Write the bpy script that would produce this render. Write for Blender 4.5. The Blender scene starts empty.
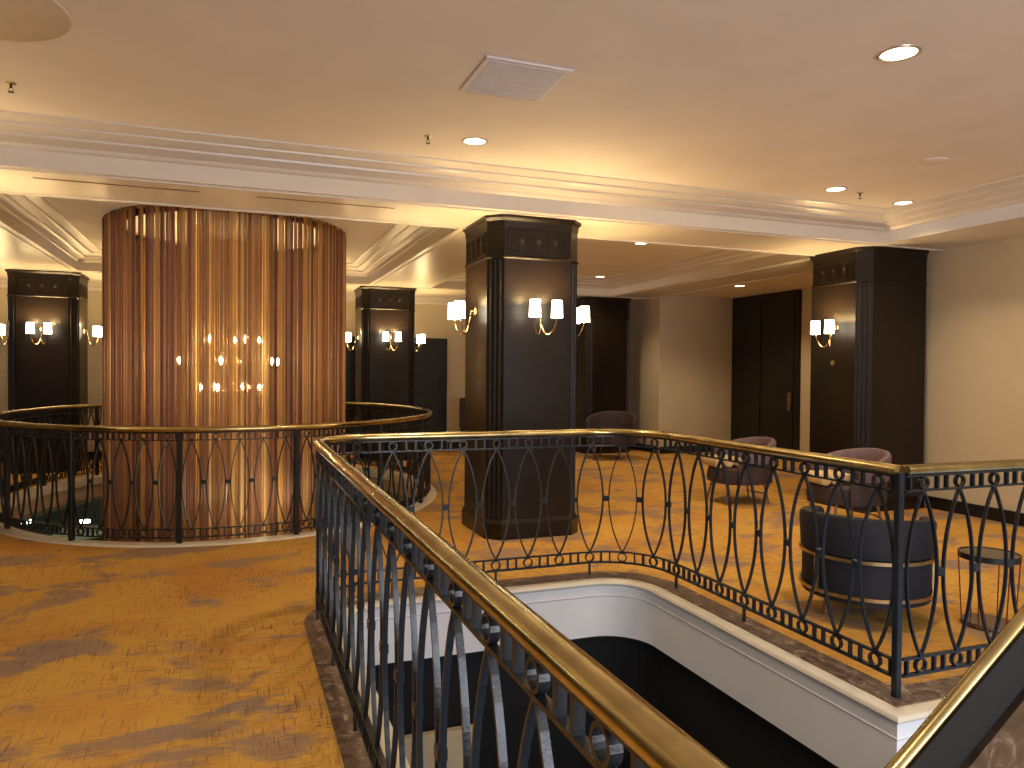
import bpy, bmesh, math, random
from mathutils import Vector, Matrix
PI = math.pi
R = math.radians
random.seed(7)
SC = bpy.context.scene
COL = SC.collection

# ---------------------------------------------------------------- camera, world, exposure, big lights
F = Vector((0.35083555, 0.9362881, -0.01670348)); RT = Vector((0.9364358, -0.3507497, 0.00791437)); UP = -Vector((0.00155139, -0.01841838, -0.99982916))
cam_d = bpy.data.cameras.new('camera'); cam = bpy.data.objects.new('camera', cam_d); COL.objects.link(cam)
cam_d.sensor_width = 36; cam_d.lens = 746.5 / 1024 * 36; cam_d.clip_start = .05
m = Matrix((RT, UP, -F)).transposed().to_4x4(); m.translation = Vector((0, 0, 1.6)); cam.matrix_world = m
SC.camera = cam
w = bpy.data.worlds.new('world'); SC.world = w; w.use_nodes = True
w.node_tree.nodes['Background'].inputs[0].default_value = (.55, .65, .9, 1)
w.node_tree.nodes['Background'].inputs[1].default_value = .6
SC.view_settings.view_transform = 'Standard'; SC.view_settings.look = 'None'; SC.view_settings.gamma = 1
SC.view_settings.use_curve_mapping = False
SC.view_settings.exposure = 0.38
SC.cycles.use_denoising = True
SC.cycles.max_bounces = 8; SC.cycles.diffuse_bounces = 4; SC.cycles.caustics_reflective = False; SC.cycles.caustics_refractive = False
SC.cycles.sample_clamp_indirect = 4

WARM = (1.0, .66, .27)
DOWN = (1.0, .74, .44)
COOL = (.90, .93, 1.0)

def area_light(name, loc, rot, sx, sy, e, col, spread=PI):
    l = bpy.data.lights.new(name, 'AREA'); l.shape = 'RECTANGLE'; l.size = sx; l.size_y = sy; l.energy = e; l.color = col; l.spread = spread
    o = bpy.data.objects.new(name, l); COL.objects.link(o); o.location = loc; o.rotation_euler = rot; return o

# added cool fill light, set just inside the added window behind the photographer
area_light('added_cool_fill', (2.2, -3.95, 1.7), (R(90), 0, 0), 4.6, 2.2, 260, COOL)

# ---------------------------------------------------------------- helpers
def new_mat(name):
    mt = bpy.data.materials.new(name); mt.use_nodes = True
    return mt, mt.node_tree.nodes, mt.node_tree.links, mt.node_tree.nodes['Principled BSDF']
def mat(name, col, rough=.5, metal=0, spec=.5, noise=0, scale=8, bump=0, bscale=40, coat=0, emit=None, es=0, trans=0, ior=1.45):
    mt, N, L, b = new_mat(name)
    b.inputs['Base Color'].default_value = (*col, 1); b.inputs['Roughness'].default_value = rough
    b.inputs['Metallic'].default_value = metal; b.inputs['Specular IOR Level'].default_value = spec
    b.inputs['Coat Weight'].default_value = coat; b.inputs['Transmission Weight'].default_value = trans; b.inputs['IOR'].default_value = ior
    if emit: b.inputs['Emission Color'].default_value = (*emit, 1); b.inputs['Emission Strength'].default_value = es
    tc = N.new('ShaderNodeTexCoord')
    if noise:
        n = N.new('ShaderNodeTexNoise'); n.inputs['Scale'].default_value = scale; n.inputs['Detail'].default_value = 4
        L.new(tc.outputs['Object'], n.inputs['Vector'])
        r = N.new('ShaderNodeValToRGB'); r.color_ramp.elements[0].position = .3; r.color_ramp.elements[1].position = .7
        r.color_ramp.elements[0].color = (*[c * (1 - noise) for c in col], 1); r.color_ramp.elements[1].color = (*[min(1, c * (1 + noise)) for c in col], 1)
        L.new(n.outputs['Fac'], r.inputs[0]); L.new(r.outputs[0], b.inputs['Base Color'])
    if bump:
        n2 = N.new('ShaderNodeTexNoise'); n2.inputs['Scale'].default_value = bscale; L.new(tc.outputs['Object'], n2.inputs['Vector'])
        bp = N.new('ShaderNodeBump'); bp.inputs['Strength'].default_value = bump; bp.inputs['Distance'].default_value = .01
        L.new(n2.outputs['Fac'], bp.inputs['Height']); L.new(bp.outputs[0], b.inputs['Normal'])
    return mt

M = {}
M['ceiling'] = mat('ceiling_paint', (.85, .79, .72), .7, noise=.03, scale=2, spec=.3)
M['mould'] = mat('moulding_paint', (.72, .66, .58), .33, noise=.03, scale=3, spec=.6)
M['wall'] = mat('cream_wall', (.58, .50, .35), .6, noise=.04, scale=1.5)
M['dark'] = mat('espresso_lacquer', (.011, .0065, .004), .36, noise=.3, scale=3, bump=.04, bscale=30, spec=.38)
M['darkdoor'] = mat('dark_stained_panel', (.010, .008, .007), .45, noise=.3, scale=3)
M['lipcream'] = mat('cream_kerb_paint', (.74, .68, .55), .4, noise=.04, scale=5)
M['fascia'] = mat('white_fascia_paint', (.80, .80, .80), .5, noise=.05, scale=2)
M['tan'] = mat('tan_fascia_paint', (.55, .40, .26), .5, noise=.08, scale=2)
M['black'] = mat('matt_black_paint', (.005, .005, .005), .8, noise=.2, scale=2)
M['beige'] = mat('beige_plaster', (.62, .50, .32), .7, noise=.05, scale=3)
M['iron'] = mat('slate_blue_painted_iron', (.013, .019, .027),   .3, noise=.25, scale=30, spec=.45, bump=.08, bscale=120)
M['ironblack'] = mat('black_painted_iron', (.016, .016, .016), .4, noise=.2, scale=30)
M['brass'] = mat('aged_brass', (.50, .41, .19), .22, metal=1, noise=.3, scale=6, bump=.05, bscale=25)
M['brassbright'] = mat('polished_brass', (.85, .62, .28), .18, metal=1, noise=.1, scale=20)
M['brassdull'] = mat('brushed_antique_brass', (.50, .36, .17), .35, metal=1, noise=.2, scale=15)
M['pewter'] = mat('pewter_highlight', (.10, .085, .07), .35, metal=1, noise=.2, scale=30)
M['shade'] = mat('glowing_fabric_shade', (.9, .85, .75), .7, emit=(1.0, .86, .62), es=9, noise=.02, scale=20)
M['bulb'] = mat('glowing_bulb', (1, .9, .7), .5, emit=(1.0, .72, .36), es=420)
M['lens'] = mat('downlight_lens', (1, .95, .85), .5, emit=(1.0, .88, .62), es=6)
M['trimring'] = mat('downlight_trim', (.55, .45, .33), .35, metal=.6, noise=.05)
M['vent'] = mat('vent_enamel', (.60, .58, .60), .5, noise=.04, scale=8)
M['discpaint'] = mat('plaster_disc_paint', (.66, .57, .44), .5, noise=.04, scale=4)
M['navy'] = mat('navy_velvet', (.008, .009, .017), .7, noise=.3, scale=12, bump=.2, bscale=200)
M['mauve'] = mat('mauve_grey_upholstery', (.16, .11, .13), .75, noise=.15, scale=14, bump=.2, bscale=200)
M['plum'] = mat('dark_plum_upholstery', (.045, .028, .03), .7, noise=.2, scale=14, bump=.2, bscale=200)
M['cushion'] = mat('cream_cushion_fabric', (.62, .46, .25), .85, noise=.12, scale=30, bump=.3, bscale=150)
M['wood'] = mat('walnut_wood', (.20, .09, .045), .4, noise=.3, scale=14)
M['bronzeglass'] = mat('bronze_tinted_glass', (.10, .05, .03), .05, spec=.8, noise=.1)
M['glasstop'] = mat('smoked_mirror_glass', (.10, .09, .07), .06, metal=.7, noise=.1)
M['red'] = mat('copper_rod', (.35, .10, .05), .3, metal=1, noise=.1)
M['lobbywall'] = mat('green_grey_lobby_wall', (.20, .22, .15), .5, noise=.3, scale=.8)
M['lobbyfloor'] = mat('lobby_stone_floor', (.14, .14, .10), .25, noise=.3, scale=.8)
M['green'] = mat('dark_green_furniture', (.03, .05, .035), .5, noise=.3)
M['lobbylamp'] = mat('cool_lamp_glass', (.8, 1, .9), .4, emit=(.75, 1, .85), es=14)

def stone_mat(name, c0, c1, c2, sc=9):
    mt, N, L, b = new_mat(name)
    tc = N.new('ShaderNodeTexCoord'); n = N.new('ShaderNodeTexNoise'); n.inputs['Scale'].default_value = sc; n.inputs['Detail'].default_value = 9; n.inputs['Roughness'].default_value = .65; n.inputs['Distortion'].default_value = 1.2
    L.new(tc.outputs['Object'], n.inputs['Vector'])
    r = N.new('ShaderNodeValToRGB'); e = r.color_ramp.elements
    e[0].position = .32; e[0].color = (*c0, 1); e[1].position = .55; e[1].color = (*c1, 1); x = e.new(.68); x.color = (*c2, 1)
    L.new(n.outputs['Fac'], r.inputs[0]); L.new(r.outputs[0], b.inputs['Base Color']); b.inputs['Roughness'].default_value = .3
    return mt
M['stone'] = stone_mat('brown_veined_marble', (.05, .035, .028), (.17, .12, .09), (.46, .38, .31), 14)

M['stonedark'] = stone_mat('dark_veined_marble', (.025, .018, .014), (.07, .048, .035), (.25, .19, .15), 14)

def carpet_mat():
    mt, N, L, b = new_mat('abstract_gold_carpet')
    tc = N.new('ShaderNodeTexCoord')
    def mapping(sx, sy, rz=0):
        mp = N.new('ShaderNodeMapping'); mp.inputs['Scale'].default_value = (sx, sy, 1); mp.inputs['Rotation'].default_value = (0, 0, rz); L.new(tc.outputs['Object'], mp.inputs[0]); return mp
    def noise(mp, s, d=4, r=.5, dist=0):
        n = N.new('ShaderNodeTexNoise'); n.inputs['Scale'].default_value = s; n.inputs['Detail'].default_value = d; n.inputs['Roughness'].default_value = r; n.inputs['Distortion'].default_value = dist
        L.new(mp.outputs[0], n.inputs['Vector']); return n
    def ramp(src, stops):
        r = N.new('ShaderNodeValToRGB'); e = r.color_ramp.elements
        e[0].position, e[0].color = stops[0][0], (*stops[0][1], 1); e[1].position, e[1].color = stops[1][0], (*stops[1][1], 1)
        for p, c in stops[2:]: x = e.new(p); x.color = (*c, 1)
        L.new(src, r.inputs[0]); return r
    def mix(fac, a, c, mode='MIX'):
        x = N.new('ShaderNodeMix'); x.data_type = 'RGBA'; x.blend_type = mode
        if isinstance(fac, float): x.inputs[0].default_value = fac
        else: L.new(fac, x.inputs[0])
        L.new(a, x.inputs[6]); L.new(c, x.inputs[7]); return x.outputs[2]
    base = ramp(noise(mapping(1, 1), .9, 3, .6, .5).outputs['Fac'], [(.30, (.52, .25, .06)), (.50, (.60, .34, .075)), (.68, (.62, .38, .08))])
    grey = ramp(noise(mapping(1, 1), 1.5, 1, .5).outputs['Fac'], [(0.3, (.30, .22, .17)), (.7, (.40, .25, .13))])
    pm = ramp(noise(mapping(.85, 1.3, R(20)), 1.5, 9, .62, .35).outputs['Fac'], [(.52, (0, 0, 0)), (.575, (1, 1, 1))])
    c = mix(pm.outputs[0], base.outputs[0], grey.outputs[0])
    # woven broken lines, both ways
    dk = N.new('ShaderNodeRGB'); dk.outputs[0].default_value = (.20, .10, .06, 1)
    la = ramp(noise(mapping(6, 85), 1, 4, .65).outputs['Fac'], [(.545, (0, 0, 0)), (.63, (1, 1, 1))])
    lb = ramp(noise(mapping(85, 5), 1, 4, .65).outputs['Fac'], [(.55, (0, 0, 0)), (.64, (1, 1, 1))])
    zone = ramp(noise(mapping(1, 1), .8, 2).outputs['Fac'], [(.40, (.4, .4, .4)), (.6, (.95, .95, .95))])
    ad = N.new('ShaderNodeMix'); ad.data_type = 'RGBA'; ad.blend_type = 'LIGHTEN'; ad.inputs[0].default_value = 1; L.new(la.outputs[0], ad.inputs[6]); L.new(lb.outputs[0], ad.inputs[7])
    mu = N.new('ShaderNodeMix'); mu.data_type = 'RGBA'; mu.blend_type = 'MULTIPLY'; mu.inputs[0].default_value = 1; L.new(ad.outputs[2], mu.inputs[6]); L.new(zone.outputs[0], mu.inputs[7])
    c2 = mix(mu.outputs[2], c, dk.outputs[0])
    L.new(c2, b.inputs['Base Color']); b.inputs['Roughness'].default_value = .95; b.inputs['Specular IOR Level'].default_value = .15
    fn = noise(mapping(1, 1), 260, 2); bp = N.new('ShaderNodeBump'); bp.inputs['Strength'].default_value = .35; bp.inputs['Distance'].default_value = .004
    L.new(fn.outputs['Fac'], bp.inputs['Height']); L.new(bp.outputs[0], b.inputs['Normal'])
    return mt
M['carpet'] = carpet_mat()

def bead_mat(name, col, tr=.5, rough=.4, clear=.3):
    mt = bpy.data.materials.new(name); mt.use_nodes = True; N = mt.node_tree.nodes; L = mt.node_tree.links; N.clear()
    out = N.new('ShaderNodeOutputMaterial'); d = N.new('ShaderNodeBsdfPrincipled'); d.inputs['Roughness'].default_value = rough
    t = N.new('ShaderNodeBsdfTranslucent'); mx = N.new('ShaderNodeMixShader'); mx.inputs[0].default_value = tr
    tc = N.new('ShaderNodeTexCoord'); mp = N.new('ShaderNodeMapping'); mp.inputs['Scale'].default_value = (3, 3, 1.2); L.new(tc.outputs['Object'], mp.inputs[0])
    n = N.new('ShaderNodeTexNoise'); n.inputs['Scale'].default_value = 3; L.new(mp.outputs[0], n.inputs['Vector'])
    r = N.new('ShaderNodeValToRGB'); r.color_ramp.elements[0].position = .3; r.color_ramp.elements[1].position = .7
    r.color_ramp.elements[0].color = (*[c * .9 for c in col], 1); r.color_ramp.elements[1].color = (*[min(1, c * 1.1) for c in col], 1)
    L.new(n.outputs['Fac'], r.inputs[0]); L.new(r.outputs[0], d.inputs['Base Color']); L.new(r.outputs[0], t.inputs['Color'])
    L.new(d.outputs[0], mx.inputs[1]); L.new(t.outputs[0], mx.inputs[2])
    tp = N.new('ShaderNodeBsdfTransparent'); m2 = N.new('ShaderNodeMixShader'); m2.inputs[0].default_value = clear
    L.new(mx.outputs[0], m2.inputs[1]); L.new(tp.outputs[0], m2.inputs[2]); L.new(m2.outputs[0], out.inputs[0])
    return mt

def link(o, parent=None):
    COL.objects.link(o)
    if parent: o.parent = parent
    return o
def obj(name, bm, m_, parent=None, smooth=False, loc=None, label=None):
    me = bpy.data.meshes.new(name); bmesh.ops.recalc_face_normals(bm, faces=bm.faces); bm.to_mesh(me); bm.free()
    for x in (m_ if isinstance(m_, (list, tuple)) else [m_]): me.materials.append(x)
    if smooth:
        for p in me.polygons: p.use_smooth = True
        try: me.set_sharp_from_angle(angle=R(40))
        except Exception: pass
    o = bpy.data.objects.new(name, me); link(o, parent)
    if loc is not None: o.location = loc
    if label: o['label'] = label
    return o
def tag(o, label=None, cat=None, group=None, kind=None):
    for k, v in (('label', label), ('category', cat), ('group', group), ('kind', kind)):
        if v: o[k] = v
    return o
def thing(name, label, cat, loc=(0, 0, 0), rz=0, group=None):
    o = bpy.data.objects.new(name, None); COL.objects.link(o); o.location = loc; o.rotation_euler = (0, 0, rz); o.empty_display_size = .2
    return tag(o, label, cat, group)
def struct(name, bm, m_, smooth=False):
    return tag(obj(name, bm, m_, smooth=smooth), kind='structure')

def bx(bm, x0, x1, y0, y1, z0, z1):
    v = [bm.verts.new((x, y, z)) for x in (x0, x1) for y in (y0, y1) for z in (z0, z1)]
    for f in ((0, 1, 3, 2), (4, 6, 7, 5), (0, 4, 5, 1), (2, 3, 7, 6), (0, 2, 6, 4), (1, 5, 7, 3)): bm.faces.new([v[i] for i in f])
def prism(bm, pts, z0, z1, pts2=None):
    pts2 = pts2 or pts
    a = [bm.verts.new((*p, z0)) for p in pts]; b = [bm.verts.new((*p, z1)) for p in pts2]; n = len(pts)
    for i in range(n): bm.faces.new((a[i], a[(i + 1) % n], b[(i + 1) % n], b[i]))
    bm.faces.new(a[::-1]); bm.faces.new(b)
def lathe(bm, prof, n=24, c=(0, 0), cap=True, sy=1):
    rings = []
    for r_, z in prof:
        rings.append([bm.verts.new((c[0] + r_ * math.cos(2 * PI * i / n), c[1] + sy * r_ * math.sin(2 * PI * i / n), z)) for i in range(n)])
    for a, b in zip(rings, rings[1:]):
        for i in range(n): bm.faces.new((a[i], a[(i + 1) % n], b[(i + 1) % n], b[i]))
    if cap:
        bm.faces.new(rings[0][::-1]); bm.faces.new(rings[-1])
def tube(bm, pts, r_, n=8, closed=False):
    pts = [Vector(p) for p in pts]; rings = []; L_ = len(pts)
    for i, p in enumerate(pts):
        if closed: t = pts[(i + 1) % L_] - pts[i - 1]
        else: t = pts[min(i + 1, L_ - 1)] - pts[max(i - 1, 0)]
        t.normalize(); a = t.cross(Vector((0, 0, 1)))
        if a.length < .2: a = t.cross(Vector((0, 1, 0)))
        a.normalize(); b = t.cross(a); rr = r_[i] if isinstance(r_, (list, tuple)) else r_
        rings.append([bm.verts.new(p + (a * math.cos(2 * PI * k / n) + b * math.sin(2 * PI * k / n)) * rr) for k in range(n)])
    for i in range(L_ if closed else L_ - 1):
        A, B = rings[i], rings[(i + 1) % L_]
        for k in range(n): bm.faces.new((A[k], A[(k + 1) % n], B[(k + 1) % n], B[k]))
    if not closed: bm.faces.new(rings[0][::-1]); bm.faces.new(rings[-1])
def sweep(bm, path, prof, closed=False):
    """path: (x, y, z) points, prof: (side, up) points, mitred, side = to the right of travel"""
    n = len(path); P_ = [Vector(p) for p in path]; rings = []
    for i in range(n):
        if closed: d0 = P_[i] - P_[i - 1]; d1 = P_[(i + 1) % n] - P_[i]
        else: d0 = P_[i] - P_[max(i - 1, 0)]; d1 = P_[min(i + 1, n - 1)] - P_[i]
        if d0.length < 1e-6: d0 = d1
        if d1.length < 1e-6: d1 = d0
        s0 = Vector((d0.y, -d0.x, 0)).normalized(); s1 = Vector((d1.y, -d1.x, 0)).normalized()
        s = (s0 + s1); s = s / max(s.length_squared / 2, .15)
        rings.append([bm.verts.new(P_[i] + s * a + Vector((0, 0, b))) for a, b in prof])
    k = len(prof)
    for i in range(n if closed else n - 1):
        A, B = rings[i], rings[(i + 1) % n]
        for j in range(k): bm.faces.new((A[j], A[(j + 1) % k], B[(j + 1) % k], B[j]))
    if not closed: bm.faces.new(rings[0][::-1]); bm.faces.new(rings[-1])
def fill2d(name, loops, z0, z1, m_):
    """flat slab with holes between z0 and z1"""
    cu = bpy.data.curves.new(name, 'CURVE'); cu.dimensions = '2D'; cu.fill_mode = 'BOTH'; cu.extrude = (z1 - z0) / 2
    for lp in loops:
        sp = cu.splines.new('POLY'); sp.points.add(len(lp) - 1); sp.use_cyclic_u = True
        for i, p in enumerate(lp): sp.points[i].co = (p[0], p[1], 0, 1)
    o = bpy.data.objects.new(name, cu); COL.objects.link(o)
    dg = bpy.context.evaluated_depsgraph_get(); me = bpy.data.meshes.new_from_object(o.evaluated_get(dg))
    bpy.data.objects.remove(o); bpy.data.curves.remove(cu)
    me.transform(Matrix.Translation((0, 0, (z0 + z1) / 2))); me.materials.clear(); me.materials.append(m_); me.name = name
    o = bpy.data.objects.new(name, me); COL.objects.link(o); return o
def arcpts(cx, cy, r_, a0, a1, n=10):
    return [(cx + r_ * math.cos(R(a0 + (a1 - a0) * i / n)), cy + r_ * math.sin(R(a0 + (a1 - a0) * i / n))) for i in range(n + 1)]

# ---------------------------------------------------------------- plan dimensions
ZC, ZS = 3.38, 3.08                     # bay ceiling, beam soffit
XW, YB, XL = 7.88, 14.8, -9.0           # right wall, back wall, far left wall
EX, EY, EA, EB = -.02, 10.4, 2.55, 3.05  # oval opening
def ell(off=0, n=96, z=None):
    p = [(EX + (EA + off) * math.cos(2 * PI * i / n), EY + (EB + off) * math.sin(2 * PI * i / n)) for i in range(n)]
    return p if z is None else [(x, y, z) for x, y in p]
def opening(off, whole=True):
    """outline of the stairwell, off = distance outward from the kerb edge; clockwise from near left"""
    x0, x1, y1, ya = .59 - off, 3.0 + off, 5.19 + off, 2.69 + off
    r_ = .40 + off
    p = [(x0, -2.5)] + arcpts(x0 + r_, y1 - r_, r_, 180, 90) + arcpts(x1 - r_, y1 - r_, r_, 90, 0) + [(x1, ya), (XW - .02, ya)]
    return p + [(XW - .02, 1.08), (1.75, 1.08), (1.75, -2.5)] if whole else p

# ---------------------------------------------------------------- floor and stairwell
fl = fill2d('floor', [[(XL, -4), (XW, -4), (XW, 7.9), (9.65, 7.9), (9.65, 12.9), (XW + .02, 12.9), (XW + .02, YB), (XL, YB)], opening(.165), ell(.075)], -.12, 0, M['carpet']); tag(fl, kind='structure')
st = opening(.165, False); si = opening(0, False)
bm = bmesh.new()
sweep(bm, [(*p, 0) for p in opening(.0825, False)], [(-.0825, -.11), (-.0825, .004), (.0825, .004), (.0825, -.11)])
struct('trim_1', bm, M['stone'])
# cream lip and white fascia of the stairwell
bm = bmesh.new(); sweep(bm, [(*p, 0) for p in opening(0, False)], [(.0, -.045), (.0, -.004), (.02, .003), (.075, .0), (.09, -.010), (.095, -.022), (.088, -.034), (.06, -.04), (.05, -.045)])
struct('trim_2', bm, M['lipcream'], True)
bm = bmesh.new(); sweep(bm, [(*p, 0) for p in opening(0, False)], [(.0, -.44), (.0, -.045), (.062, -.045), (.060, -.115), (.066, -.12), (.060, -.128), (.056, -.132), (.052, -.44)])
struct('trim_3', bm, M['fascia'], True)
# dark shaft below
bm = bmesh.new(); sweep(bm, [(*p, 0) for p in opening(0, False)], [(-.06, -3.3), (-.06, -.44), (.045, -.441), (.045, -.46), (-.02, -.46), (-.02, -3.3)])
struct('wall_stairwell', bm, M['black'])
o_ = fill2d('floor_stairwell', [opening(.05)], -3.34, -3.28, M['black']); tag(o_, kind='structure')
bm = bmesh.new(); bx(bm, 1.06, 1.64, 5.13, 5.17, -3.2, -1.03); bx(bm, 1.03, 1.67, 5.12, 5.17, -1.03, -.98)
tag(obj('lower_wall_panel', bm, M['beige']), 'beige plastered pier on the lower level, seen down the stairwell through the near railing', 'pier')

# ---------------------------------------------------------------- ceilings, beams, cornices
A_ = (-2.2, 6.9, -3.6, 6.45); B_ = (-2.2, 2.2, 7.5, 12.95); C_ = (3.3, 6.9, 7.5, 12.95); D_ = (-8.4, -3.2, 7.5, 12.95); E_ = (-8.4, -3.2, -3.6, 6.45)
def rect(b, i=0): return [(b[0] + i, b[2] + i), (b[1] - i, b[2] + i), (b[1] - i, b[3] - i), (b[0] + i, b[3] - i)]
so = fill2d('ceiling', [[(XL, -4), (XW, -4), (XW, YB), (XL, YB)]] + [rect(b) for b in (A_, B_, C_, D_, E_)], ZS, 3.55, M['mould']); tag(so, kind='structure')
bm = bmesh.new()
for b in (A_, B_, C_, D_, E_): bx(bm, b[0] - .05, b[1] + .05, b[2] - .05, b[3] + .05, ZC, ZC + .1)
struct('ceiling_bays', bm, M['ceiling'])
PROF = [(-.01, ZS + .13), (.012, ZS + .135), (.03, ZS + .15), (.035, ZS + .165), (.10, ZS + .185), (.125, ZS + .20), (.128, ZS + .215), (.20, ZS + .235), (.225, ZS + .25), (.228, ZS + .262), (.31, ZS + .278), (.34, ZS + .288), (.345, ZC + .002)]
for i, b in enumerate((A_, B_, C_, D_, E_)):
    bm = bmesh.new(); rings = []
    for d, z in PROF: rings.append([bm.verts.new((*p, z)) for p in rect(b, d)])
    for a, c in zip(rings, rings[1:]):
        for k in range(4): bm.faces.new((a[k], a[(k + 1) % 4], c[(k + 1) % 4], c[k]))
    struct('trim_%d' % (4 + i), bm, M['mould'], True)
# small raised margin mouldings on the soffits
bm = bmesh.new()
for y in (6.52, 7.40): bx(bm, -9, XW, y, y + .03, ZS - .012, ZS + .01)
for x in (-3.13, -2.30, 2.27, 3.20, 6.97, 7.80): bx(bm, x, x + .03, 7.43, 13.0, ZS - .012, ZS + .01)
for y in (13.02,): bx(bm, -9, XW, y, y + .03, ZS - .012, ZS + .01)
struct('trim_9', bm, M['mould'])
# crown along the back wall
bm = bmesh.new(); sweep(bm, [(XL, YB, 0), (XW, YB, 0)], [(0, ZS), (0, ZS - .14), (.03, ZS - .13), (.05, ZS - .08), (.10, ZS - .04), (.13, ZS)]); struct('trim_10', bm, M['mould'])

# ---------------------------------------------------------------- walls
bm = bmesh.new(); bx(bm, XW, XW + .15, -4, 7.9, -.1, ZS + .1); struct('wall_right', bm, M['wall'])
bm = bmesh.new(); bx(bm, XW, XW + .15, 12.76, YB, -.1, ZS + .1); bx(bm, XW + .15, 9.65, 12.76, 12.9, -.1, 3.25); struct('wall_right_far', bm, M['wall'])
bm = bmesh.new(); bx(bm, 9.65, 9.8, 7.9, 12.9, -.1, 3.25); bx(bm, XW + .15, 9.8, 7.78, 7.9, -.1, 3.25); struct('wall_alcove', bm, M['wall'])
bm = bmesh.new(); bx(bm, XW, 9.8, 7.8, 12.9, 3.13, 3.25); struct('ceiling_alcove', bm, M['ceiling'])
bm = bmesh.new(); bx(bm, XL, XW + .1, YB, YB + .15, -.1, ZS + .1); struct('wall_back', bm, M['wall'])
bm = bmesh.new(); bx(bm, XL - .15, XL, -4, YB, -.1, ZS + .1); struct('wall_left', bm, M['wall'])
bm = bmesh.new()
for a in ((XL, -.3, -.1, ZS + .1), (4.7, XW, -.1, ZS + .1)): bx(bm, a[0], a[1], -4.15, -4.0, a[2], a[3])
bx(bm, -.3, 4.7, -4.15, -4, -.1, .55); bx(bm, -.3, 4.7, -4.15, -4, 2.85, ZS + .1); struct('wall_front', bm, M['wall'])
bm = bmesh.new()
for x in (-.3, 1.35, 3.0, 4.65): bx(bm, x, x + .05, -4.13, -4.05, .55, 2.85)
for z in (.55, 2.8): bx(bm, -.3, 4.7, -4.13, -4.05, z, z + .05)
struct('added_window_1', bm, M['mould'])  # unseen window frame, added to go with the cool fill light
bm = bmesh.new(); bx(bm, XW - .03, XW, 2.7, 6.66, 0, .14); struct('baseboard_right', bm, M['darkdoor'])
bm = bmesh.new(); bx(bm, XW + .02, 9.65, 12.73, 12.76, 0, .14); struct('baseboard_alcove', bm, M['darkdoor'])
bm = bmesh.new(); bx(bm, XW - .03, XW, 12.76, YB, 0, .14); struct('baseboard_right_far', bm, M['darkdoor'])
bm = bmesh.new(); bx(bm, XL, 2.0, YB - .03, YB, 0, .14); bx(bm, 4.14, XW - .03, YB - .03, YB, 0, .14); struct('baseboard_back', bm, M['darkdoor'])
# doors
bm = bmesh.new(); bx(bm, 2.06, 4.08, YB - .05, YB, 0, 2.2)
bx(bm, 2.0, 2.06, YB - .08, YB, 0, 2.26); bx(bm, 4.06, 4.10, YB - .08, YB, 0, 2.26); bx(bm, 2.0, 4.10, YB - .08, YB, 2.2, 2.26)
bx(bm, 2.2, 2.9, YB - .065, YB - .05, .2, 2.05); bx(bm, 3.22, 3.92, YB - .065, YB - .05, .2, 2.05)
dr = struct('door_1', bm, M['darkdoor'])
bm = bmesh.new(); tube(bm, [(3.96, YB - .11, 1.2), (3.96, YB - .11, 1.45)], .012); bx(bm, 3.95, 3.97, YB - .11, YB - .045, 1.22, 1.24); bx(bm, 3.95, 3.97, YB - .11, YB - .045, 1.41, 1.43); obj('door_handle', bm, M['pewter'], dr)
bm = bmesh.new(); bx(bm, 9.59, 9.65, 10.84, 12.76, 0, 3.13); bx(bm, 9.575, 9.59, 10.95, 11.75, .2, 3.0); bx(bm, 9.575, 9.59, 11.87, 12.65, .2, 3.0)
dr = struct('door_2', bm, M['darkdoor'])
bm = bmesh.new(); bx(bm, 9.54, 9.59, 10.98, 11.05, .93, 1.25); obj('door_handle', bm, M['wood'], dr, label='bronze coloured pull plate')

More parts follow.
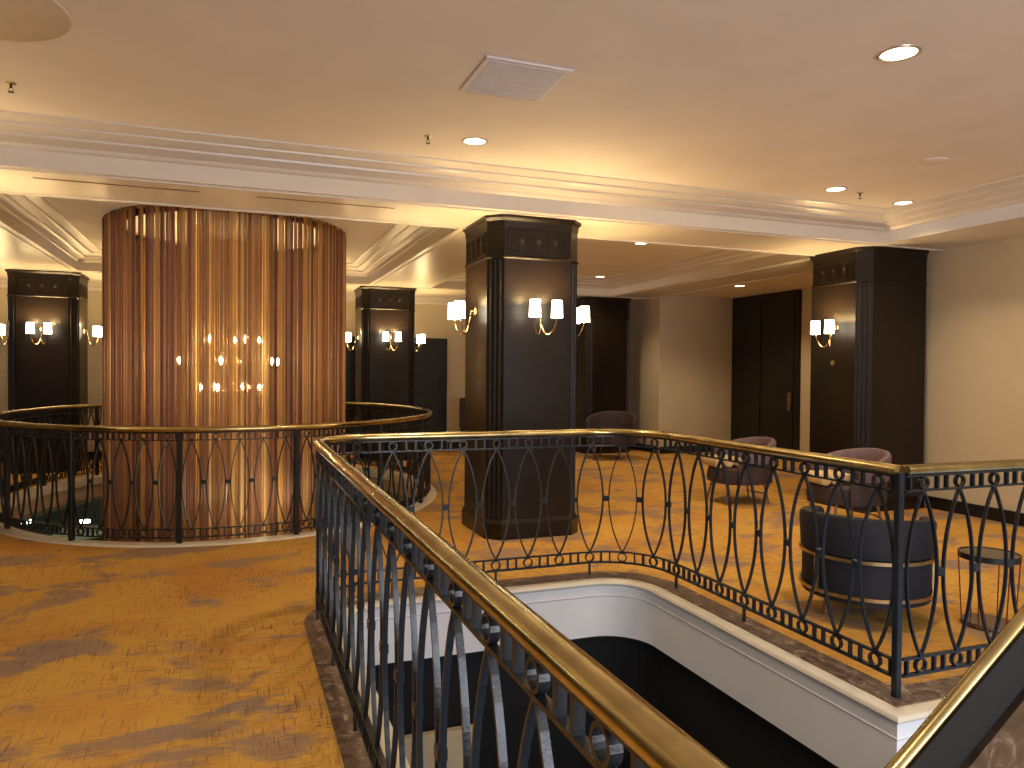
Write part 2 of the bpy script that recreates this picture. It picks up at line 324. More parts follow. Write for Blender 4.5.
# ---------------------------------------------------------------- columns
def chamf(x0, x1, y0, y1, c, fl_=(1, 1, 1, 1)):
    p = []
    for (x, y, sx, sy), f in zip(((x0, y0, 1, 1), (x1, y0, -1, 1), (x1, y1, -1, -1), (x0, y1, 1, -1)), fl_):
        if not f: p.append((x, y)); continue
        a, b = (x, y + sy * c), (x + sx * c, y)
        p += [a, b] if (sx == sy) else [b, a]
    return p
def column(cx, cy, label, hx=.475, hy=.475, fl_=(1, 1, 1, 1), sides=('front', 'left', 'right'), group=None, xr=None):
    t = thing('column', label, 'column', (cx, cy, 0), group=group)
    c = .13
    def out(h): h = h * .62; return chamf(-hx - h, hx + (h if xr is None else 0), -hy - h, hy + h, c, fl_)
    bm = bmesh.new(); prism(bm, out(0), .19, 2.98)
    obj('shaft', bm, M['dark'], t)
    bm = bmesh.new(); prism(bm, out(.035), 0, .15); prism(bm, out(.035), .15, .175, out(.018)); prism(bm, out(.018), .175, .19, out(.004)); obj('plinth', bm, M['dark'], t)
    bm = bmesh.new(); prism(bm, out(.004), 2.975, 3.03, out(.012)); prism(bm, out(.012), 3.03, 3.055, out(.045)); prism(bm, out(.045), 3.055, ZS); obj('cornice_cap', bm, M['dark'], t)
    bm = bmesh.new(); prism(bm, out(.006), 2.67, 2.682, out(.018)); prism(bm, out(.018), 2.682, 2.694); prism(bm, out(.018), 2.694, 2.702, out(.006)); obj('frieze_band', bm, M['dark'], t)
    # flutes on the chamfered corners and frame lines on the frieze
    bm = bmesh.new()
    for i, (sx, sy) in enumerate(((-1, -1), (1, -1), (1, 1), (-1, 1))):
        if not fl_[i]: continue
        mx, my = sx * (hx - c / 2), sy * (hy - c / 2); tx, ty = -sy / math.sqrt(2), sx / math.sqrt(2)
        for k in (-1, 0, 1): lathe(bm, [(.014, .2), (.014, 2.66)], 8, (mx + tx * k * .048, my + ty * k * .048))
    obj('fluting', bm, M['darkdoor'], t, True)
    def face(s):
        return {'front': (0, -hy, 0), 'left': (-hx, 0, -PI / 2), 'right': (hx, 0, PI / 2)}[s]
    for s in sides:
        fx, fy, rz = face(s)
        mm = Matrix.Translation((fx, fy, 0)) @ Matrix.Rotation(rz, 4, 'Z')
        hw = (hy if s != 'front' else hx) - c - .03
        bm = bmesh.new()
        for z in (2.715, 2.925): bx(bm, -hw, hw, -.008, .001, z, z + .01)
        for x in (-hw, hw - .01): bx(bm, x, x + .01, -.008, .001, 2.715, 2.935)
        n = 15
        for k in range(-n, n + 1):
            if abs(k) in (0, 1, 8, 9, 7): continue
            bx(bm, k * hw / (n + 1) - .003, k * hw / (n + 1) + .003, -.005, .001, 2.74, 2.91)
        # little beads in two dashed rows under the frieze
        for k in range(-8, 9):
            if k % 4: lathe(bm, [(.004, 0), (.004, .008)], 6, (k * .028, -.004)); 
        for v in bm.verts:
            if v.co.z < .02: v.co.z += 2.728
        bmesh.ops.transform(bm, matrix=mm, verts=bm.verts); obj('frieze_panel', bm, M['dark'], t)
        for k in (-1, 0, 1):
            bm = bmesh.new(); lathe(bm, [(.004, 0), (.022, .004), (.024, .008), (.015, .013), (.009, .010), (.005, .016)], 12)
            for a in range(6): bx(bm, -.003, .003, .018, .028, .005, .012); bmesh.ops.rotate(bm, cent=(0, 0, 0), matrix=Matrix.Rotation(PI / 3, 3, 'Z'), verts=bm.verts)
            bmesh.ops.transform(bm, matrix=mm @ Matrix.Translation((k * hw * .56, 0, 2.845)) @ Matrix.Rotation(R(90), 4, 'X'), verts=bm.verts)
            obj('rosette', bm, M['pewter'], t, True)
    return t
CX1, CY1 = 2.75, 7.12
column(CX1, CY1, 'large glossy espresso column standing free in the middle of the room beside the stairwell')
column(2.60, 13.58, 'far dark column behind the right end of the oval railing, in front of the back doors')
column(-2.70, 13.58, 'far dark column left of the tall beaded cylinder')
column(7.295, 7.12, 'dark square pier standing against the right wall, lit by one sconce', hx=.48, hy=.475, fl_=(1, 0, 0, 1), sides=('left',), xr=1)
column(6.98, 13.6, 'plain dark pier in the far right corner behind the low armchair', hx=.50, sides=())
column(-2.75, 7.12, 'dark column left of the oval opening, beyond the left edge of the photo')

# ---------------------------------------------------------------- wall sconces
def sconce(label, x, y, rz, z=2.19, es=1.0):
    """front of the lamp looks along local -Y, wall at local y = 0"""
    t = thing('wall_sconce', label, 'wall lamp', (x, y, z), rz, 'twin shade brass sconces on the dark columns')
    bm = bmesh.new(); lathe(bm, [(.055, 0), (.055, .008), (.045, .014), (.02, .02), (.014, .05), (.004, .052)], 20)
    bmesh.ops.rotate(bm, cent=(0, 0, 0), matrix=Matrix.Rotation(R(90), 3, 'X'), verts=bm.verts); obj('backplate', bm, M['brassbright'], t, True)
    for s in (-1, 1):
        pts = [(0, -.045, -.0)]
        for i in range(13):
            a = PI * i / 12
            pts.append((s * (.056 - .056 * math.cos(a)), -.06 - .14 * (i / 12), -.10 - .15 * math.sin(a) + .03 * (i / 12)))
        pts[1] = (s * .002, -.06, -.06)
        pts.append((s * .112, -.20, -.05))
        bm = bmesh.new(); tube(bm, pts, .0065, 8); obj('arm', bm, M['brassbright'], t, True)
        bm = bmesh.new(); prof = [(.056, -.08), (.050, .082)]
        lathe(bm, prof, 20, (s * .112, -.20), cap=False); lathe(bm, [(.052, -.08), (.046, .082)], 20, (s * .112, -.20), cap=False)
        obj('lamp_shade', bm, M['shade'], t, True)
        bm = bmesh.new(); lathe(bm, [(.010, -.06), (.012, -.01), (.018, .005), (.016, .03), (.004, .045)], 10, (s * .112, -.20)); obj('bulb', bm, M['shade'], t, True)
        l = bpy.data.lights.new('sconce_bulb', 'POINT'); l.energy = 20.0 * es; l.color = WARM; l.shadow_soft_size = .03
        o = bpy.data.objects.new('sconce_bulb', l); COL.objects.link(o); o.parent = t; o.location = (s * .112, -.20, .065)
    return t
yf = CY1 - .475
sconce('twin shade sconce on the front of the large central column', CX1, yf, 0)
sconce('twin shade sconce on the left side of the large central column', CX1 - .475, CY1, -PI / 2, 2.2)
sconce('sconce on the right side of the large central column, only one shade showing', CX1 + .475, CY1, PI / 2, 2.2)
sconce('sconce on the front of the far column behind the right end of the oval railing', 2.60, 13.105, 0)
sconce('sconce on the left side of the far column beside the beaded cylinder', 2.125, 13.58, -PI / 2)
sconce('sconce on the right side of the far column, above the back doors', 3.075, 13.58, PI / 2)
sconce('sconce on the front of the far column left of the beaded cylinder', -2.70, 13.105, 0)
sconce('sconce on the left side of the far left column, at the photo edge', -3.175, 13.58, -PI / 2)
sconce('sconce on the right side of the far left column, next to the cream wall', -2.225, 13.58, PI / 2)
sconce('sconce on the pier against the right wall', 7.34 - .525, 7.08, -PI / 2, 2.16)
sconce('sconce on the right side of a column beyond the photo', -2.275, 7.12, PI / 2)
sconce('sconce on the front of a column beyond the photo', -2.75, 6.645, 0)
t = thing('thermostat_dial', 'small round brass dial on the right pier below its sconce', 'dial', (6.815, 7.11, 1.735), -PI / 2)
bm = bmesh.new(); lathe(bm, [(.03, 0), (.03, .012), (.02, .016), (.002, .018)], 16); bmesh.ops.rotate(bm, cent=(0, 0, 0), matrix=Matrix.Rotation(R(90), 3, 'X'), verts=bm.verts); obj('dial_plate', bm, M['brassdull'], t, True)

# ---------------------------------------------------------------- ceiling fittings
def downlight(label, x, y, z, r_=.09, e=95, lit=True):
    t = thing('ceiling_downlight', label, 'ceiling light', (x, y, z), 0, 'recessed round downlights')
    bm = bmesh.new(); lathe(bm, [(r_ + .018, 0), (r_ + .016, -.006), (r_, -.008), (r_ - .004, -.001)], 28, cap=False); obj('trim_ring', bm, M['trimring'], t, True)
    bm = bmesh.new(); lathe(bm, [(r_ - .002, 0), (r_ - .002, -.003)], 28); obj('lens', bm, M['lens'], t)
    if lit:
        l = bpy.data.lights.new('downlight_beam', 'SPOT'); l.energy = e; l.color = DOWN; l.spot_size = R(125); l.spot_blend = .7; l.shadow_soft_size = r_ * .8
        o = bpy.data.objects.new('downlight_beam', l); COL.objects.link(o); o.parent = t; o.location = (0, 0, -.02)
    return t
for lb, x, y, z, r_ in (('large downlight near the top right corner of the photo', 3.453, 3.152, ZC, .095),
        ('downlight above the stairwell, just beside the cornice and a sprinkler', 1.754, 5.54, ZC, .085),
        ('downlight next to a sprinkler on the right of the main ceiling', 5.435, 5.664, ZC, .085),
        ('downlight tucked in the corner of the cornice over the right pier', 6.50, 5.85, ZC, .085),
        ('nearer of the two downlights right of the central column', 5.256, 9.019, ZC, .085),
        ('farther of the two downlights right of the central column', 6.40, 12.46, ZC, .085),
        ('downlight in the alcove ceiling above the dark door', 8.30, 10.85, 3.13, .09)):
    downlight(lb, x, y, z, r_)
for lb, x, y in (('added downlight over the near end of the gallery, above the photographer', .1, 1.4), ('added downlight behind the photographer', 3.2, -1.2), ('added downlight at the left of the gallery beyond the frame', -1.5, 1.5), ('added downlight over the stair beyond the frame', 6.0, 1.0)):
    downlight(lb, x, y, ZC, .09, 95)  # unseen downlights added to raise the ambient light
def sprinkler(label, x, y):
    t = thing('ceiling_sprinkler', label, 'sprinkler', (x, y, ZC), 0, 'pendent ceiling sprinklers')
    bm = bmesh.new(); lathe(bm, [(.03, 0), (.03, -.004), (.012, -.006)], 16); obj('escutcheon', bm, M['brassdull'], t, True)
    bm = bmesh.new(); lathe(bm, [(.008, -.004), (.008, -.03), (.004, -.032)], 10); tube(bm, [(.007, 0, -.028), (.013, 0, -.04), (.002, 0, -.055)], .002); tube(bm, [(-.007, 0, -.028), (-.013, 0, -.04), (-.002, 0, -.055)], .002); obj('frame', bm, M['ironblack'], t, True)
    bm = bmesh.new(); lathe(bm, [(.018, -.055), (.018, -.058)], 14); obj('deflector', bm, M['ironblack'], t)
sprinkler('sprinkler near the left edge of the photo', -1.3, 5.507)
sprinkler('sprinkler beside the downlight over the stairwell', 1.386, 5.556)
sprinkler('sprinkler beside the downlight on the right of the main ceiling', 5.769, 5.70)
bm = bmesh.new(); bx(bm, 1.34, 1.88, 4.02, 4.56, ZC - .012, ZC)
t = thing('ceiling_air_grille', 'square flush grille panel in the main ceiling', 'ceiling vent', (1.61, 4.29, ZC))
for v in bm.verts: v.co -= Vector((1.61, 4.29, ZC))
obj('panel', bm, M['vent'], t)
bm = bmesh.new()
for k in range(17): bx(bm, -.235, .235, -.24 + k * .03, -.228 + k * .03, -.016, -.0115)
obj('louvres', bm, M['vent'], t)
bm = bmesh.new(); lathe(bm, [(.43, 0), (.425, -.008), (.41, -.012), (.02, -.012)], 56); o_ = obj('ceiling_medallion', bm, M['discpaint'], smooth=True, loc=(-1.20, 4.36, ZC)); tag(o_, 'large shallow tan disc on the ceiling at the top left corner', 'ceiling disc')
bm = bmesh.new(); lathe(bm, [(.11, 0), (.108, -.006), (.10, -.008), (.02, -.008)], 28)
t = thing('ceiling_speaker', 'faint round speaker grille in the ceiling at the right', 'speaker', (5.467, 4.62, ZC)); obj('grille', bm, M['ceiling'], t, True)
for lb, x0, x1 in (('left one of two thin linear slots in the beam soffit above the beaded cylinder', -1.455, -.255), ('right one of two thin linear slots in the beam soffit above the beaded cylinder', .195, 1.384)):
    bm = bmesh.new(); bx(bm, 0, x1 - x0, -.012, .012, -.004, 0); o_ = obj('linear_air_slot', bm, M['wood'], loc=(x0, 6.78, ZS)); tag(o_, lb, 'ceiling slot', 'linear slots in the beam')

# ---------------------------------------------------------------- railings
HR = 1.127
def flat(bm, pts, t_, d):
    """flat bar following pts (x, z) in the XZ plane, t_ thick in plane, d deep in Y"""
    n = len(pts); A = []
    for i, p in enumerate(pts):
        a = Vector(pts[min(i + 1, n - 1)]) - Vector(pts[max(i - 1, 0)]); a.normalize(); nn = Vector((-a.y, a.x)) * t_ / 2
        A.append([bm.verts.new((p[0] + s * nn.x, y, p[1] + s * nn.y)) for s, y in ((1, -d / 2), (1, d / 2), (-1, d / 2), (-1, -d / 2))])
    for a, b in zip(A, A[1:]):
        for k in range(4): bm.faces.new((a[k], a[(k + 1) % 4], b[(k + 1) % 4], b[k]))
    bm.faces.new(A[0][::-1]); bm.faces.new(A[-1])
def railing_meshes(sp, zb, m_):
    """shared meshes of one repeat; zb = height of everything above the kerb"""
    z0, z1, z2, z3 = .100, .183, 1.022, HR - .032
    out = {}
    def keep(n, bm, mm):
        me = bpy.data.meshes.new(n); bmesh.ops.recalc_face_normals(bm, faces=bm.faces); bm.to_mesh(me); bm.free(); me.materials.append(mm); out[n] = me
    hw = sp / 2 - .022
    bm = bmesh.new()
    for s in (-1, 1):
        flat(bm, [(s * (hw * (1 - (2 * i / 16 - 1) ** 2) ** .92), z1 + (z2 - z1) * i / 16) for i in range(17)], .009, .018)
    keep('oval_baluster', bm, m_)
    for nm, a, b in (('lower_ring', z0, z1), ('upper_ring', z2, z3)):
        r_ = (b - a) / 2 - .004
        bm = bmesh.new(); c = (a + b) / 2; n = 16; A = []
        for i in range(n):
            ang = 2 * PI * i / n; A.append([bm.verts.new((rr * math.cos(ang), y, c + rr * math.sin(ang))) for rr, y in ((r_, -.011), (r_, .011), (r_ - .008, .011), (r_ - .008, -.011))])
        for i in range(n):
            for k in range(4): bm.faces.new((A[i][k], A[i][(k + 1) % 4], A[(i + 1) % n][(k + 1) % 4], A[(i + 1) % n][k]))
        keep(nm, bm, m_)
        bm = bmesh.new(); bx(bm, -.006, .006, -.011, .011, a, b); keep(nm.replace('ring', 'picket'), bm, m_)
    bm = bmesh.new(); zc = (z1 + z2) / 2; bx(bm, -.023, .023, -.014, .014, zc - .021, zc + .021); bmesh.ops.bevel(bm, geom=bm.edges[:], offset=.005, segments=1, affect='EDGES'); keep('collar', bm, m_)
    return out
def put(name, me, parent, loc=(0, 0, 0), rz=0):
    o = bpy.data.objects.new(name, me); COL.objects.link(o); o.parent = parent; o.location = loc; o.rotation_euler = (0, 0, rz); return o
def lenpath(pts, closed):
    s = [0]; q = pts + ([pts[0]] if closed else [])
    for a, b in zip(q, q[1:]): s.append(s[-1] + math.hypot(b[0] - a[0], b[1] - a[1]))
    return q, s
def at_s(q, s, v):
    for i in range(len(s) - 1):
        if s[i + 1] >= v - 1e-9: break
    f = (v - s[i]) / max(s[i + 1] - s[i], 1e-9); a, b = q[i], q[i + 1]
    return (a[0] + (b[0] - a[0]) * f, a[1] + (b[1] - a[1]) * f), math.atan2(b[1] - a[1], b[0] - a[0])
HPROF = [(.034 * math.cos(R(a)), .028 * math.sin(R(a))) for a in range(0, 360, 24)]
def railing(label, pts, closed, N_, zb, hr, m_, dz=0, post_every=None, post_s=None, phase=0, feet=True, seg=None):
    t = thing('balustrade', label, 'railing', (pts[0][0], pts[0][1], zb))
    o0 = Vector((pts[0][0], pts[0][1], 0)); loc = lambda p: (p[0] - o0.x, p[1] - o0.y)
    lp = [loc(p) for p in pts]; q, s = lenpath(lp, closed); L_ = s[-1]; k = hr / HR
    bm = bmesh.new(); sweep(bm, [(*p, hr) for p in lp], HPROF, closed); hd = obj('handrail', bm, M['brass'], t, True)
    for nm, z, h, d in (('top_band', hr - .03, .010, .026), ('upper_bar', 1.022 * k, .010, .024), ('lower_bar', .183 * k + dz, .010, .024), ('bottom_bar', .100 * k + dz, .012, .026)):
        bm = bmesh.new(); sweep(bm, [(*p, z) for p in lp], [(-d / 2, -h / 2), (-d / 2, h / 2), (d / 2, h / 2), (d / 2, -h / 2)], closed); obj(nm, bm, m_, t)
    sp = L_ / N_
    ms = railing_meshes(sp, zb, m_)
    for n_, me in ms.items():
        me.transform(Matrix.Scale(k, 4, (0, 0, 1)))
        if dz:
            for v in me.vertices:
                if v.co.z < .3: v.co.z += dz
                elif 'oval' in n_: v.co.z += dz * max(0, (1.0 - v.co.z) / .8)
    fb = bmesh.new(); bx(fb, -.007, .007, -.009, .009, 0, .100 * k); fm = bpy.data.meshes.new('foot'); fb.to_mesh(fm); fb.free(); fm.materials.append(m_)
    pb = bmesh.new(); bx(pb, -.022, .022, -.022, .022, 0, hr - .02); bmesh.ops.bevel(pb, geom=pb.edges[:], offset=.004, segments=1, affect='EDGES'); pm = bpy.data.meshes.new('post'); pb.to_mesh(pm); pb.free(); pm.materials.append(m_)
    posts = []
    for i in range(N_):
        v = (phase + (i + .5) * sp) % L_ if closed else (i + .5) * sp
        p, a = at_s(q, s, v)
        ob = put('oval_baluster', ms['oval_baluster'], t, (*p, 0), a)
        put('upper_ring', ms['upper_ring'], ob); put('lower_ring', ms['lower_ring'], ob)
        for x in (-.37 * sp, .37 * sp):
            put('upper_picket', ms['upper_picket'], ob, (x, 0, 0)); put('lower_picket', ms['lower_picket'], ob, (x, 0, 0))
        v2 = v + sp / 2; is_post = post_every and (i + 1) % post_every == 0
        if is_post:
            p2, a2 = at_s(q, s, v2 % L_ if closed else min(v2, L_)); put('post', pm, t, (*p2, 0), a2)
        elif closed or i < N_ - 1:
            put('collar', ms['collar'], ob, (sp / 2, 0, 0), 0)
            if closed or i % 2: pass
        if feet and (N_ - 1 - i) % 3 == 1 and i < N_ - 2: put('foot', fm, t, (*p, 0), a)
    return t
# oval opening railing: 16 posts, 5 ovals between posts
P_e = ell(0, 160)
tot = lenpath(P_e, True)[1][-1]
railing('oval brass-topped railing around the round opening with the beaded cylinder', P_e, True, 85, .015, 1.035, M['ironblack'], dz=-.04, post_every=5, phase=12.79 % (tot / 17), feet=False)
# stairwell railing, left + far + right run, ends at the corner post
def rail_left():
    r_ = .40
    x0, x1, y1 = .512, 3.084, 5.273
    return [(x0, -2.3), (x0, 0), (x0, 2.5)] + arcpts(x0 + r_, y1 - r_, r_, 180, 90) + arcpts(x1 - r_ - .08, y1 - r_ - .08, r_ + .08, 90, 0) + [(x1, 2.77)]
pl = rail_left(); tl = lenpath(pl, False)[1][-1]
t = railing('brass-topped blue-black railing around the rectangular stairwell, curving along its left and far sides', pl, False, round(tl / .262), 0, HR, M['iron'])
ox, oy = pl[0]
bm = bmesh.new(); bx(bm, 3.084 - .018 - ox, 3.084 + .018 - ox, 2.77 - .018 - oy, 2.77 + .018 - oy, 0, HR - .01); bmesh.ops.bevel(bm, geom=bm.edges[:], offset=.004, segments=1, affect='EDGES'); obj('corner_post', bm, M['iron'], t)
railing('short railing run from the stairwell corner post towards the right wall', [(3.118, 2.77), (XW - .02, 2.77)], False, 19, 0, HR, M['iron'])

# round kerb, oval fascia
bm = bmesh.new(); sweep(bm, ell(0, 120, 0), [(-.075, -.10), (-.075, .006), (-.065, .015), (.08, .015), (.095, .0), (.095, -.10)], True); struct('trim_11', bm, M['lipcream'], True)
bm = bmesh.new(); sweep(bm, ell(0, 120, 0), [(.0, -.30), (.0, -.10), (.085, -.10), (.08, -.12), (.07, -.13), (.07, -.27), (.085, -.28), (.085, -.30)], True); struct('trim_12', bm, M['tan'], True)

# ---------------------------------------------------------------- lower lobby seen through the oval
o_ = fill2d('ceiling_lobby', [[(-8, 6), (8, 6), (8, 21), (-8, 21)], ell(-.05)], -.36, -.30, M['lobbywall']); tag(o_, kind='structure')
bm = bmesh.new(); bx(bm, -8, 8, 6, 21, -4.3, -4.2); struct('floor_lobby', bm, M['lobbyfloor'])
bm = bmesh.new(); bx(bm, -8, 8, 21, 21.1, -4.2, -.30); bx(bm, -8.1, -8, 6, 21, -4.2, -.30); bx(bm, 8, 8.1, 6, 21, -4.2, -.30); bx(bm, -8, 8, 5.9, 6, -4.2, -.30); struct('wall_lobby', bm, M['lobbywall'])
for i, (x, y) in enumerate(((-4.6, 16.5), (-3.6, 16.2), (-2.6, 15.9), (3.2, 16.0))):
    bm = bmesh.new(); lathe(bm, [(.02, .0), (.10, -.01), (.10, -.05), (.02, -.06)], 16); o_ = obj('lobby_lamp', bm, M['lobbylamp'], loc=(x, y, -1.25)); tag(o_, ['small cool lamp on the lower level at far left, seen through the oval railing', 'second small cool lamp on the lower level seen through the oval railing', 'small cool lamp beside the green counter on the lower level', 'small cool lamp on the lower level right of the beaded cylinder'][i], 'lamp', 'cool lamps on the lower level')
    bm = bmesh.new(); tube(bm, [(0, 0, 0), (0, 0, .64)], .01); obj('stem', bm, M['ironblack'], o_)
t = thing('lobby_counter', 'dark green counter on the lower level seen through the oval railing', 'counter', (-2.2, 16.6, -4.2))
bm = bmesh.new(); bx(bm, -.9, .9, -.4, .4, 0, 2.55); obj('body', bm, M['green'], t)
bm = bmesh.new(); bx(bm, -1, 1, -.5, .5, 2.55, 2.62); obj('counter_top', bm, M['lobbyfloor'], t)
area_light('lobby_fill', (0, 15.5, -.7), (0, 0, 0), 9, 4, 60, (.95, 1, .75))  # added area lights filling the lower lobby, no fixtures behind them
area_light('lobby_fill', (0, 8.5, -.7), (0, 0, 0), 6, 3, 40, (1, .85, .55))

# ---------------------------------------------------------------- beaded cylinder
CA, CB = 1.43, 1.69
BM = [bead_mat('bead_strand_gold', (.50, .31, .12), .35), bead_mat('bead_strand_amber', (.36, .19, .08), .3), bead_mat('bead_strand_copper', (.22, .10, .065), .3),
      bead_mat('bead_strand_rose', (.30, .15, .10), .3), bead_mat('bead_strand_brown', (.12, .06, .045), .3), bead_mat('bead_strand_champagne', (.56, .40, .20), .4)]
t = thing('beaded_cylinder', 'tall cylinder of hanging bronze and gold bead strands passing through the oval opening', 'bead curtain', (EX, EY, -4.0))
def strands(a, b, n, r0, r1, zt, zb):
    bm = bmesh.new(); ci = 0; left = 0; ro = 0
    for i in range(n):
        an = 2 * PI * (i + random.uniform(-.15, .15)) / n
        if left <= 0: ci = random.choices(range(6), (3, 4, 4, 4, 2.5, 1.4))[0]; left = random.choice((1, 1, 1, 2, 2, 3)); ro = random.choice((-.02, 0, .02))
        if ci == 4: left = 1
        left -= 1; r_ = random.uniform(r0, r1); k0 = len(bm.faces); dr_ = ro + random.uniform(-.008, .008)
        lathe(bm, [(r_, zb), (r_, zt)], 7, ((a + dr_) * math.cos(an), (b + dr_) * math.sin(an)), cap=False)
        bm.faces.ensure_lookup_table()
        for f in bm.faces[k0:]: f.material_index = ci; f.smooth = True
    return bm
o_ = obj('bead_strands', strands(CA, CB, 510, .0095, .0135, 4.0 + ZC, .1), BM, t, True); o_['kind'] = 'stuff'
bm = bmesh.new(); lathe(bm, [(CA + .02, 4 + ZC - .03), (CA + .02, 4 + ZC), (CA - .2, 4 + ZC), (CA - .2, 4 + ZC - .03)], 64, sy=CB / CA, cap=False); obj('hanging_ring', bm, M['brassdull'], t, True)
# chandelier inside
t = thing('chandelier', 'chandelier of bare bulbs hanging inside the beaded cylinder', 'chandelier', (EX, EY, 1.0))
bm = bmesh.new(); lathe(bm, [(.02, .3), (.05, .45), (.02, .6), (.012, .65), (.012, 2.38)], 14); obj('stem', bm, M['brassbright'], t, True)
for z, rr, n, ph in ((.98, .36, 5, 10), (.70, .64, 6, 20), (.36, .36, 6, 5)):
    bm = bmesh.new(); tube(bm, [(rr * math.cos(2 * PI * i / 30), rr * math.sin(2 * PI * i / 30), z - .05) for i in range(30)], .008, 6, True)
    for k in range(3): a = 2 * PI * k / 3; tube(bm, [(0, 0, z - .05), (rr * math.cos(a), rr * math.sin(a), z - .05)], .006, 6)
    obj('candle_ring', bm, M['brassbright'], t, True)
    for k in range(n):
        a = R(ph) + 2 * PI * k / n
        bm = bmesh.new(); lathe(bm, [(.008, -.04), (.010, -.02), (.022, .0), (.024, .015), (.012, .04), (.003, .055)], 10); obj('bulb', bm, M['bulb'], t, True, loc=(rr * math.cos(a), rr * math.sin(a), z))
bm = bmesh.new()  # added inner strands that brighten the middle of the cylinder
for i in range(190):
    an = 2 * PI * (i + random.uniform(-.3, .3)) / 190; k0 = len(bm.faces); r_ = random.uniform(.004, .007)
    lathe(bm, [(r_, -4.6), (r_, 2.38)], 6, (.52 * math.cos(an), .62 * math.sin(an)), cap=False); bm.faces.ensure_lookup_table()
    for f in bm.faces[k0:]: f.material_index = i % 2; f.smooth = True
o_ = obj('added_bead_core', bm, [bead_mat('added_core_gold', (.75, .55, .25), .5, .3, .15), bead_mat('added_core_champagne', (.85, .70, .42), .5, .3, .15)], t, True); o_['kind'] = 'stuff'
def pt(name, loc, e, col, r_=.1):
    l = bpy.data.lights.new(name, 'POINT'); l.energy = e; l.color = col; l.shadow_soft_size = r_; o = bpy.data.objects.new(name, l); COL.objects.link(o); o.location = loc
pt('chandelier_glow', (EX, EY, 1.75), 75, WARM, .3)
pt('chandelier_glow', (EX, EY, 2.9), 28, WARM, .3)
pt('reflected_glow_fill', (EX + .35, EY - 1.2, .15), 45, (1, .86, .55), .12)  # added point light imitating the reflected glow low on the strands

# ---------------------------------------------------------------- stair parapet at bottom right
t = thing('stair_parapet', 'sloping stair parapet with brass handrail, black band and veined marble, bottom right corner', 'stair railing', (.62, 1.0, 0))
sl = .735
def zr(x): return min(1.13 + (x - 1.435) * sl, 1.13 + .165 * sl)
xs = [.64, 1.0, 1.3, 1.6, 1.74]
bm = bmesh.new(); sweep(bm, [(x - .62, 0, zr(x)) for x in xs], [(.014 * math.cos(R(a)), .012 * math.sin(R(a))) for a in range(0, 360, 24)]); obj('handrail', bm, M['brass'], t, True)
def slab(bm, y0, y1, f0, f1):
    A = [[bm.verts.new((x - .62, y, zr(x) + d)) for y, d in ((y0, f0), (y1, f0), (y1, f1), (y0, f1))] for x in xs]
    for a, b in zip(A, A[1:]):
        for k in range(4): bm.faces.new((a[k], a[(k + 1) % 4], b[(k + 1) % 4], b[k]))
    bm.faces.new(A[0][::-1]); bm.faces.new(A[-1])
bm = bmesh.new(); slab(bm, -.016, .016, -.118, -.008); obj('black_band', bm, M['black'], t)
bm = bmesh.new(); slab(bm, -.03, .03, -1.25, -.118); obj('marble_cladding', bm, M['stonedark'], t)
bm = bmesh.new()
for k in range(4): bx(bm, 1.72 - .27 * (k + 1), 1.75 - .27 * k if k else 1.75, -2.3, .94, -.17 * (k + 1) - .12, -.17 * (k + 1))
tag(obj('stair_steps', bm, M['stone']), 'veined marble steps going down beside the sloping parapet', 'stairs')

# ---------------------------------------------------------------- furniture
def arc_shell(bm, r0, r1, z0, z1, a0, a1, n=28, flare=0, lean=0):
    """upright curved shell between two radii, rounded top"""
    A = []
    for i in range(n + 1):
        a = R(a0 + (a1 - a0) * i / n); c, s = math.cos(a), math.sin(a); f = flare; zt = z1 - lean * (abs(i / n - .5) * 2) ** 2
        mid = (r0 + r1) / 2 + f; pr = [(r0, z0), (r0 + f * .9, zt - .03), (mid - (r1 - r0) * .3, zt - .006), (mid, zt), (mid + (r1 - r0) * .3, zt - .006), (r1 + f, zt - .03), (r1, z0)]
        A.append([bm.verts.new((rr * c, rr * s, z)) for rr, z in pr])
    m_ = len(A[0])
    for a, b in zip(A, A[1:]):
        for k in range(m_): bm.faces.new((a[k], a[(k + 1) % m_], b[(k + 1) % m_], b[k]))
    bm.faces.new(A[0][::-1]); bm.faces.new(A[-1])
# navy barrel chair; local +X is the front
t = thing('barrel_chair', 'navy velvet barrel chair with brass bands, its back to the corner post of the railing', 'armchair', (3.98, 3.84, 0), R(35))
bm = bmesh.new(); arc_shell(bm, .32, .405, .445, .70, 62, 298, flare=.012, lean=.04); obj('backrest', bm, M['navy'], t, True)
bm = bmesh.new(); arc_shell(bm, .31, .395, .15, .44, 58, 302); lathe(bm, [(.30, .14), (.39, .15), (.40, .2), (.39, .3), (.31, .32)], 36); obj('shell', bm, M['navy'], t, True)
bm = bmesh.new(); lathe(bm, [(.28, .32), (.315, .34), (.32, .40), (.30, .435), (.2, .445), (.02, .447)], 32); obj('seat', bm, M['navy'], t, True)
bm = bmesh.new()
for z in (.185, .415):
    A = []
    for i in range(41):
        a = R(70 + 220 * i / 40); A.append([bm.verts.new((rr * math.cos(a), rr * math.sin(a), zz)) for rr, zz in ((.400, z), (.418, z), (.418, z + .022), (.400, z + .022))])
    for a, b in zip(A, A[1:]):
        for k in range(4): bm.faces.new((a[k], a[(k + 1) % 4], b[(k + 1) % 4], b[k]))
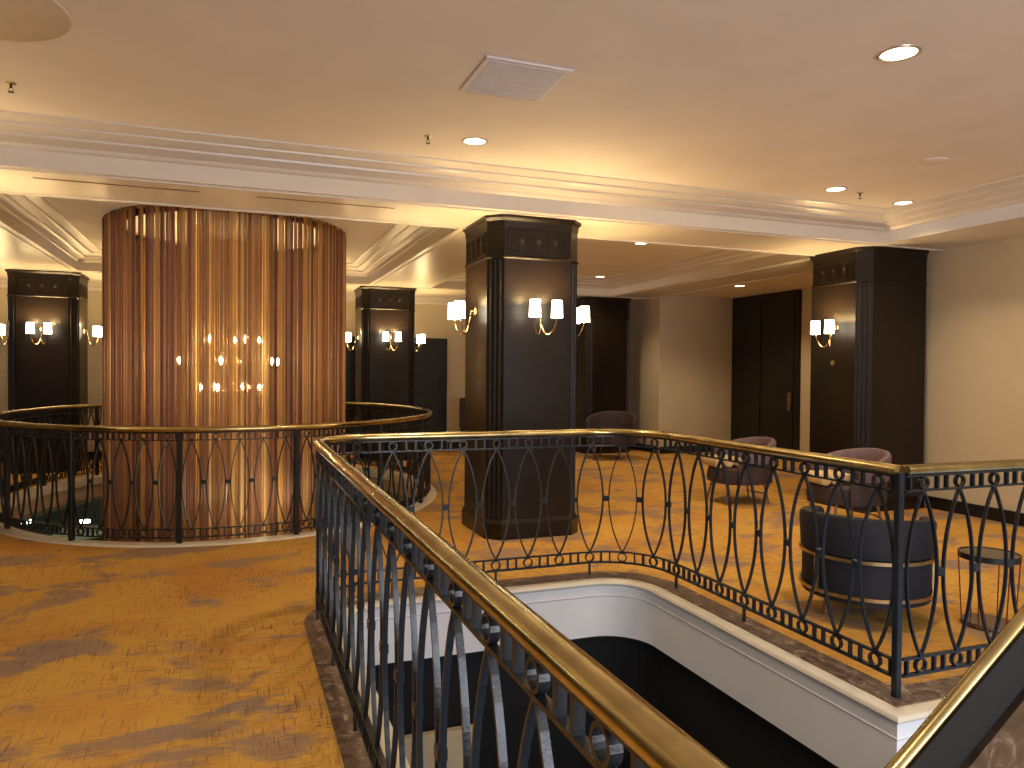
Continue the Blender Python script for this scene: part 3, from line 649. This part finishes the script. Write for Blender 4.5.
for ad in (70, 145, 215, 290):
    for dd in (0,):
        a = R(ad); c, s = math.cos(a), math.sin(a)
        v = []
        for da in (-.035, .035):
            for rr in (.402, .420):
                for z in (.185, .437): v.append(bm.verts.new((rr * math.cos(a + da), rr * math.sin(a + da), z)))
        for f in ((0, 1, 3, 2), (4, 6, 7, 5), (0, 4, 5, 1), (2, 3, 7, 6), (0, 2, 6, 4), (1, 5, 7, 3)): bm.faces.new([v[i] for i in f])
obj('brass_band', bm, M['brassdull'], t, True)
for a in (45, 135, 225, 315):
    bm = bmesh.new(); x, y = .27 * math.cos(R(a)), .27 * math.sin(R(a)); tube(bm, [(x * 1.08, y * 1.08, 0), (x, y, .15)], [.014, .024], 10); obj('leg', bm, M['wood'], t, True)

# side table
t = thing('side_table', 'small round drum side table with glass top and thin rods, right of the navy chair', 'side table', (4.535, 3.38, 0))
bm = bmesh.new(); lathe(bm, [(.17, .455), (.168, .463), (.02, .464)], 36); obj('table_top', bm, M['glasstop'], t, True)
bm = bmesh.new(); lathe(bm, [(.168, .43), (.175, .43), (.175, .467), (.168, .467), (.168, .43)], 36, cap=False); obj('rim', bm, M['ironblack'], t, True)
bm = bmesh.new(); lathe(bm, [(.150, 0), (.158, .012), (.150, .03), (.02, .03)], 36); obj('base', bm, M['bronzeglass'], t, True)
for k in range(6):
    a = 2 * PI * k / 6 + .3; bm = bmesh.new(); tube(bm, [(.147 * math.cos(a), .147 * math.sin(a), .01), (.172 * math.cos(a), .172 * math.sin(a), .45)], .004, 6); obj('rod', bm, M['red'], t, True)
# tub armchairs (front = local +X)
def tub(label, x, y, rz, body, trim_, cush=True, k=1.0):
    t = thing('tub_armchair', label, 'armchair', (x, y, 0), rz, 'low tub armchairs across the room')
    bm = bmesh.new(); arc_shell(bm, .36, .43, .50, .80, 75, 285, flare=.02, lean=.16); obj('backrest', bm, body, t, True)
    bm = bmesh.new(); arc_shell(bm, .34, .41, .26, .52, 62, 298); obj('shell', bm, trim_, t, True)
    bm = bmesh.new(); lathe(bm, [(.30, .24), (.37, .26), (.38, .32), (.36, .42), (.33, .44), (.05, .45)], 32); obj('seat', bm, trim_, t, True)
    if cush:
        for j in (0, 1, 2):
            bm = bmesh.new(); tube(bm, [(.09 + j * .125, y_, .505) for y_ in (-.19, -.175, .175, .19)], [.045, .062, .062, .045], 14); obj('cushion_roll', bm, M['cushion'], t, True, label='cream channelled cushion roll')
    for a in (40, 140, 220, 320):
        bm = bmesh.new(); c, s = math.cos(R(a)), math.sin(R(a)); tube(bm, [(.38 * c, .38 * s, 0), (.31 * c, .31 * s, .26)], [.010, .016], 8); obj('leg', bm, M['wood'], t, True)
    bm = bmesh.new(); tube(bm, [(.36 * math.cos(R(a)), .36 * math.sin(R(a)), .09) for a in (140, 180, 220)], .008, 6); obj('stretcher', bm, M['wood'], t, True)
    t.scale = (k, k, k)
    return t
tub('mauve tub armchair with cream rolled cushion, in front of the dark alcove door', 5.93, 7.74, R(172), M['mauve'], M['plum'])
tub('mauve tub armchair with cream rolled cushion, in front of the right pier', 6.12, 6.20, R(172), M['mauve'], M['plum'])
tub('dark grey tub armchair without cushion in the far right corner', 6.60, 12.35, R(230), M['plum'], M['plum'], False, 1.08)
t = thing('dining_chair', 'dark high-backed chair by the back wall, half hidden by the central column', 'chair', (4.38, 13.8, 0), R(-90))
bm = bmesh.new(); bx(bm, -.22, .22, -.22, .22, .42, .48); bmesh.ops.bevel(bm, geom=bm.edges[:], offset=.015, segments=2, affect='EDGES'); obj('seat', bm, M['plum'], t)
bm = bmesh.new(); bx(bm, -.25, -.19, -.22, .22, .48, 1.08); bmesh.ops.bevel(bm, geom=bm.edges[:], offset=.02, segments=2, affect='EDGES'); obj('backrest', bm, M['plum'], t)
for x in (-.19, .19):
    for y in (-.19, .19): bm = bmesh.new(); tube(bm, [(x * 1.05, y * 1.05, 0), (x, y, .43)], [.012, .018], 8); obj('leg', bm, M['wood'], t)
